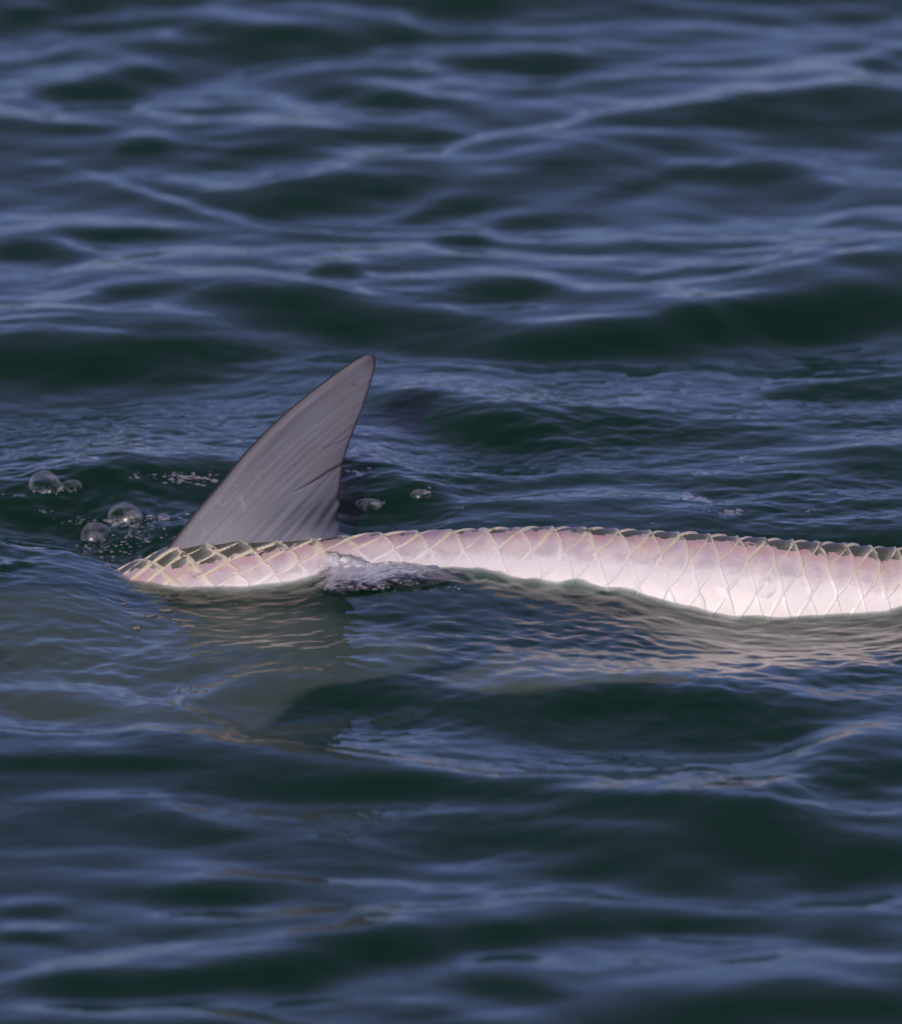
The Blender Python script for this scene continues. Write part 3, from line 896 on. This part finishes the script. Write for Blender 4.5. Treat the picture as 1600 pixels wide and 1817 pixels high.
# ------------------------------------------------------------------ sheet of aerated water spilling over the flank
def splash():
    topl = np.array([(556, 1012), (564, 990), (578, 978), (596, 981), (615, 986), (640, 990), (656, 1004), (672, 1006), (692, 1000), (724, 1004), (762, 1008), (850, 1018)], float)
    botl = np.array([(556, 1056), (600, 1062), (650, 1056), (695, 1050), (740, 1046), (790, 1042), (850, 1034)], float)
    n, m = 150, 60
    px = np.linspace(556, 850, n)
    ty, by = np.interp(px, topl[:, 0], topl[:, 1]), np.interp(px, botl[:, 0], botl[:, 1])
    wig = 2.2 * np.sin(px * .21) + 1.6 * np.sin(px * .47 + 1)
    ty = ty + wig * .5
    v = np.linspace(0, 1, m)
    PX = np.broadcast_to(px[:, None], (n, m)) + 5 * np.sin(v * 5)[None, :] * np.sin(px * .08)[:, None]
    PY = ty[:, None] + (by - ty)[:, None] * v[None, :]
    xs_, zs_ = on_depth(PX, PY, -0.07)
    # follow the flank, then lie down on the water in front of it
    phg = np.linspace(0.05, 2.4, 160)
    out = np.empty((n, m, 3))
    bk1, bk2 = ripple_bank(24, 0.010, 0.040, 1.6, 21), ripple_bank(14, 0.03, 0.09, 1.6, 22)
    L = bank(bk1, xs_, zs_ * 1.3) * 0.24 + bank(bk2, xs_, zs_) * 0.30
    rim = np.clip(np.minimum(np.minimum(v, 1 - v)[None, :] * 5, np.minimum(px - 556, 850 - px)[:, None] / 90), 0, 1) ** .6
    for i in range(n):
        b_ = body_pt(np.full_like(phg, xs_[i, 0]), phg)
        _, yy = to_px(b_[:, 0], b_[:, 1], b_[:, 2])
        for j in range(m):
            k_ = int(np.argmin(np.abs(yy - PY[i, j])))
            lift = 0.001 + rim[i, j] * (0.012 + 0.008 * v[j] + 1.7 * L[i, j])
            q = body_pt(xs_[i, j], phg[k_], max(0.0005, lift))
            hx, hy, hz = q
            wl_ = float(surf(hx, hy))
            if hz < wl_ + 0.001:                         # beyond the waterline it lies on the sea in front
                hx, hy, hz = hit(PX[i, j], PY[i, j])
                wl_ = hz
            out[i, j] = (hx, hy, max(hz, wl_ + 0.001 + 0.006 * rim[i, j] * max(0, 1 + 60 * L[i, j])))
    t = NT('aerated_water')
    tc = t.n('ShaderNodeTexCoord')
    mp = t.n('ShaderNodeMapping', i_Vector=tc.outputs['Object'])
    mp.inputs['Scale'].default_value = (1, 1, 1.8)
    n1 = t.n('ShaderNodeTexNoise', i_Vector=mp.outputs[0], i_Scale=55.0, i_Detail=4.0, i_Roughness=0.55, i_Distortion=1.6)
    n2 = t.n('ShaderNodeTexNoise', i_Vector=mp.outputs[0], i_Scale=190.0, i_Detail=3.0, i_Distortion=0.8)
    b = t.n('ShaderNodeBump', i_Strength=0.35, i_Distance=0.004, i_Height=n1.outputs[0])
    tr = t.n('ShaderNodeBsdfTransparent', i_Color=C(0.97, 0.98, 0.98))
    gl = t.n('ShaderNodeBsdfGlossy', i_Color=C(1, 1, 1), i_Roughness=0.08, i_Normal=b.outputs[0])
    df = t.n('ShaderNodeBsdfDiffuse', i_Color=C(0.85, 0.82, 0.81), i_Normal=b.outputs[0])
    fr = t.n('ShaderNodeFresnel', i_IOR=1.33, i_Normal=b.outputs[0])
    cov = t.attr('cover')
    froth = t.ramp(t.math('MULTIPLY_ADD', cov, 0.42, t.math('MULTIPLY', n1.outputs[0], 0.9)), 0.50, 0.96)
    m1 = t.n('ShaderNodeMixShader', i_0=t.math('MULTIPLY', froth, t.math('MULTIPLY', t.ramp(cov, 0.0, 0.35), 0.78)), i_1=tr.outputs[0], i_2=df.outputs[0])
    m2 = t.n('ShaderNodeMixShader', i_0=t.math('MULTIPLY', fr.outputs[0], t.ramp(cov, 0.0, 0.3)), i_1=m1.outputs[0], i_2=gl.outputs[0])
    t.t.links.new(m2.outputs[0], t.out.inputs['Surface'])
    sm_ = mesh_np('splash', out.reshape(-1, 3), grid_faces(n, m)[:, ::-1], [t.m])
    ex = np.clip(np.minimum((px - 556) / 34, (850 - px) / 210), 0, 1)[:, None]
    ey = np.clip(np.minimum(v / 0.22, (1 - v) / 0.45), 0, 1)[None, :]
    attr(sm_, 'cover', (ex * ey).ravel())
    o = link('splash', sm_)
    tag(o, 'grey aerated sheet of water spilling over the flank below the fin', 'splash', None, 'stuff')
splash()

# ------------------------------------------------------------------ foam
_ico = None
def unit_dome():
    return dome(1, 1, 1, 5, 5, 9)
UD, UF = unit_dome()
def foam(name, label, blobs, lift=0.0):
    """blobs: px, py, radius px (wide), flatness"""
    V_, F_, n0 = [], [], 0
    for px, py, rp, hr in blobs:
        x, y, z = hit(px, py)
        r = rp * S
        a = random.uniform(0, 6)
        Q = UD * np.array([r, r * random.uniform(.7, 1.3), r * hr])
        Q = Q + np.array([x, y, z - 0.0008 + lift * random.uniform(.4, 1.1)])
        V_.append(Q)
        F_.append(UF + n0)
        n0 += len(Q)
    o = link(name, mesh_np(name, np.concatenate(V_), np.concatenate(F_), [M_FOAM]))
    tag(o, label, 'foam', None, 'stuff')
    return o

def cluster(cx, cy, wx, wy, n, r0, r1, hr=.5, slant=0.0):
    out = []
    for _ in range(n):
        dx, dy = random.gauss(0, .5), random.gauss(0, .5)
        out.append((cx + dx * wx, cy + dy * wy + slant * dx * wx, random.uniform(r0, r1) * random.choice((.5, .7, 1, 1)), hr * random.uniform(.5, 1.3)))
    return out

foam('foam', 'pale bubbly froth in the churned pit ahead of the fin',
     cluster(290, 917, 50, 6, 26, 3, 7) + cluster(200, 925, 30, 5, 14, 2, 6) + cluster(225, 955, 50, 20, 34, 1.5, 5) + cluster(250, 935, 60, 14, 18, 1.5, 4) + cluster(80, 906, 14, 3, 8, 2, 5) + cluster(215, 975, 40, 16, 30, 1.5, 5) + cluster(255, 945, 70, 26, 60, 1, 3.5, .7) + cluster(150, 925, 60, 10, 26, 1.5, 4, .6) + cluster(190, 1003, 24, 6, 12, 1.5, 4) + cluster(80, 872, 40, 5, 30, 1.5, 4.5, .5) + cluster(122, 868, 24, 4, 20, 1.5, 5, .4) + cluster(222, 930, 34, 6, 30, 1.5, 5, .6) + cluster(168, 968, 34, 8, 26, 1.5, 4.5, .5))
foam('foam', 'whitish froth streak on the water left of the fin edge',
     cluster(340, 848, 50, 12, 60, 3, 8, .35) + cluster(300, 842, 40, 6, 16, 2, 5, .35) + cluster(240, 846, 10, 2, 5, 3, 6, .3))
foam('foam', 'small froth flecks far left behind the bubbles',
     cluster(165, 810, 14, 3, 8, 3, 7, .3) + cluster(75, 826, 18, 3, 8, 3, 6, .3) + cluster(420, 783, 12, 2, 5, 3, 6, .3) + cluster(445, 755, 10, 2, 4, 2, 4, .3) + cluster(30, 878, 30, 3, 8, 2, 5, .3))
foam('foam', 'froth along the upright rear edge of the fin',
     cluster(630, 800, 10, 12, 26, 2, 6, .35) + cluster(635, 838, 18, 6, 20, 2, 6, .35) + cluster(648, 770, 8, 3, 5, 3, 6, .3) + cluster(670, 892, 22, 4, 18, 2, 6, .4) + cluster(755, 872, 8, 5, 9, 2, 5, .5))
foam('foam', 'two bright froth rafts on the water behind the right back',
     cluster(1232, 883, 30, 5, 40, 3, 8, .3, .15) + cluster(1292, 909, 24, 4, 30, 3, 7, .3) + cluster(1195, 901, 16, 2, 8, 2, 5, .3) + cluster(1250, 903, 10, 3, 6, 2, 4, .3))
foam('foam', 'scattered single froth flecks on the right ripples',
     cluster(1318, 813, 18, 7, 16, 3, 6, .4, -.5) + cluster(1245, 839, 12, 3, 8, 2, 5, .3) + cluster(1440, 905, 14, 3, 8, 2, 5, .3) + cluster(1520, 787, 8, 2, 4, 2, 5, .3) + cluster(1157, 927, 8, 2, 4, 2, 5, .3) + cluster(820, 900, 8, 2, 5, 2, 5, .3) + cluster(1110, 876, 12, 4, 6, 2, 4, .3) + cluster(1180, 817, 10, 3, 5, 2, 5, .3))
foam('foam', 'white froth where water spills over the flank below the fin',
     cluster(585, 1046, 24, 7, 60, 1.5, 5, .6) + cluster(640, 1050, 60, 4, 60, 1.5, 5, .5) + cluster(610, 1030, 26, 14, 40, 1.5, 5, .6) + cluster(720, 1040, 40, 4, 24, 1.5, 4, .5) + cluster(680, 1012, 30, 6, 22, 1.5, 4, .5) + cluster(575, 1000, 12, 20, 30, 1, 3.5, .8) + cluster(800, 1052, 60, 4, 26, 1, 3.5, .4), 0.007)

# ------------------------------------------------------------------ floating debris
def speck(px, py, rp, el, lab, seed):
    r = random.Random(seed)
    nu_, nv_ = 8, 14
    u = np.linspace(0, math.pi, nu_)[:, None]
    v = np.linspace(0, 2 * math.pi, nv_)[None, :]
    k = 1 + 0.18 * np.sin(2 * v + r.uniform(0, 6)) * np.sin(u) + 0.12 * np.sin(3 * u + v)
    P = np.stack([rp * S * np.sin(u) * np.cos(v) * k, rp * S * .6 * np.sin(u) * np.sin(v) * k, rp * S * el * np.cos(u) * k], -1).reshape(-1, 3)
    x, y, z = hit(px, py)
    o = link('debris', mesh_np('debris', P, grid_faces(nu_, nv_)[:, ::-1], [M_DEB]), None, (x, y, z + rp * S * el * .3))
    tag(o, lab, 'debris', 'specks of debris floating ahead of the fish')
speck(242, 1116, 7, .55, 'round pale speck of debris floating lowest on the left swell', 1)
speck(268, 1093, 12, .25, 'flat elongated speck of debris floating between two others', 2)
speck(295, 1084, 11, .3, 'brownish speck of debris floating nearest the fish', 3)
speck(218, 1072, 6, .3, 'tiny faint speck of debris floating highest on the left swell', 4)
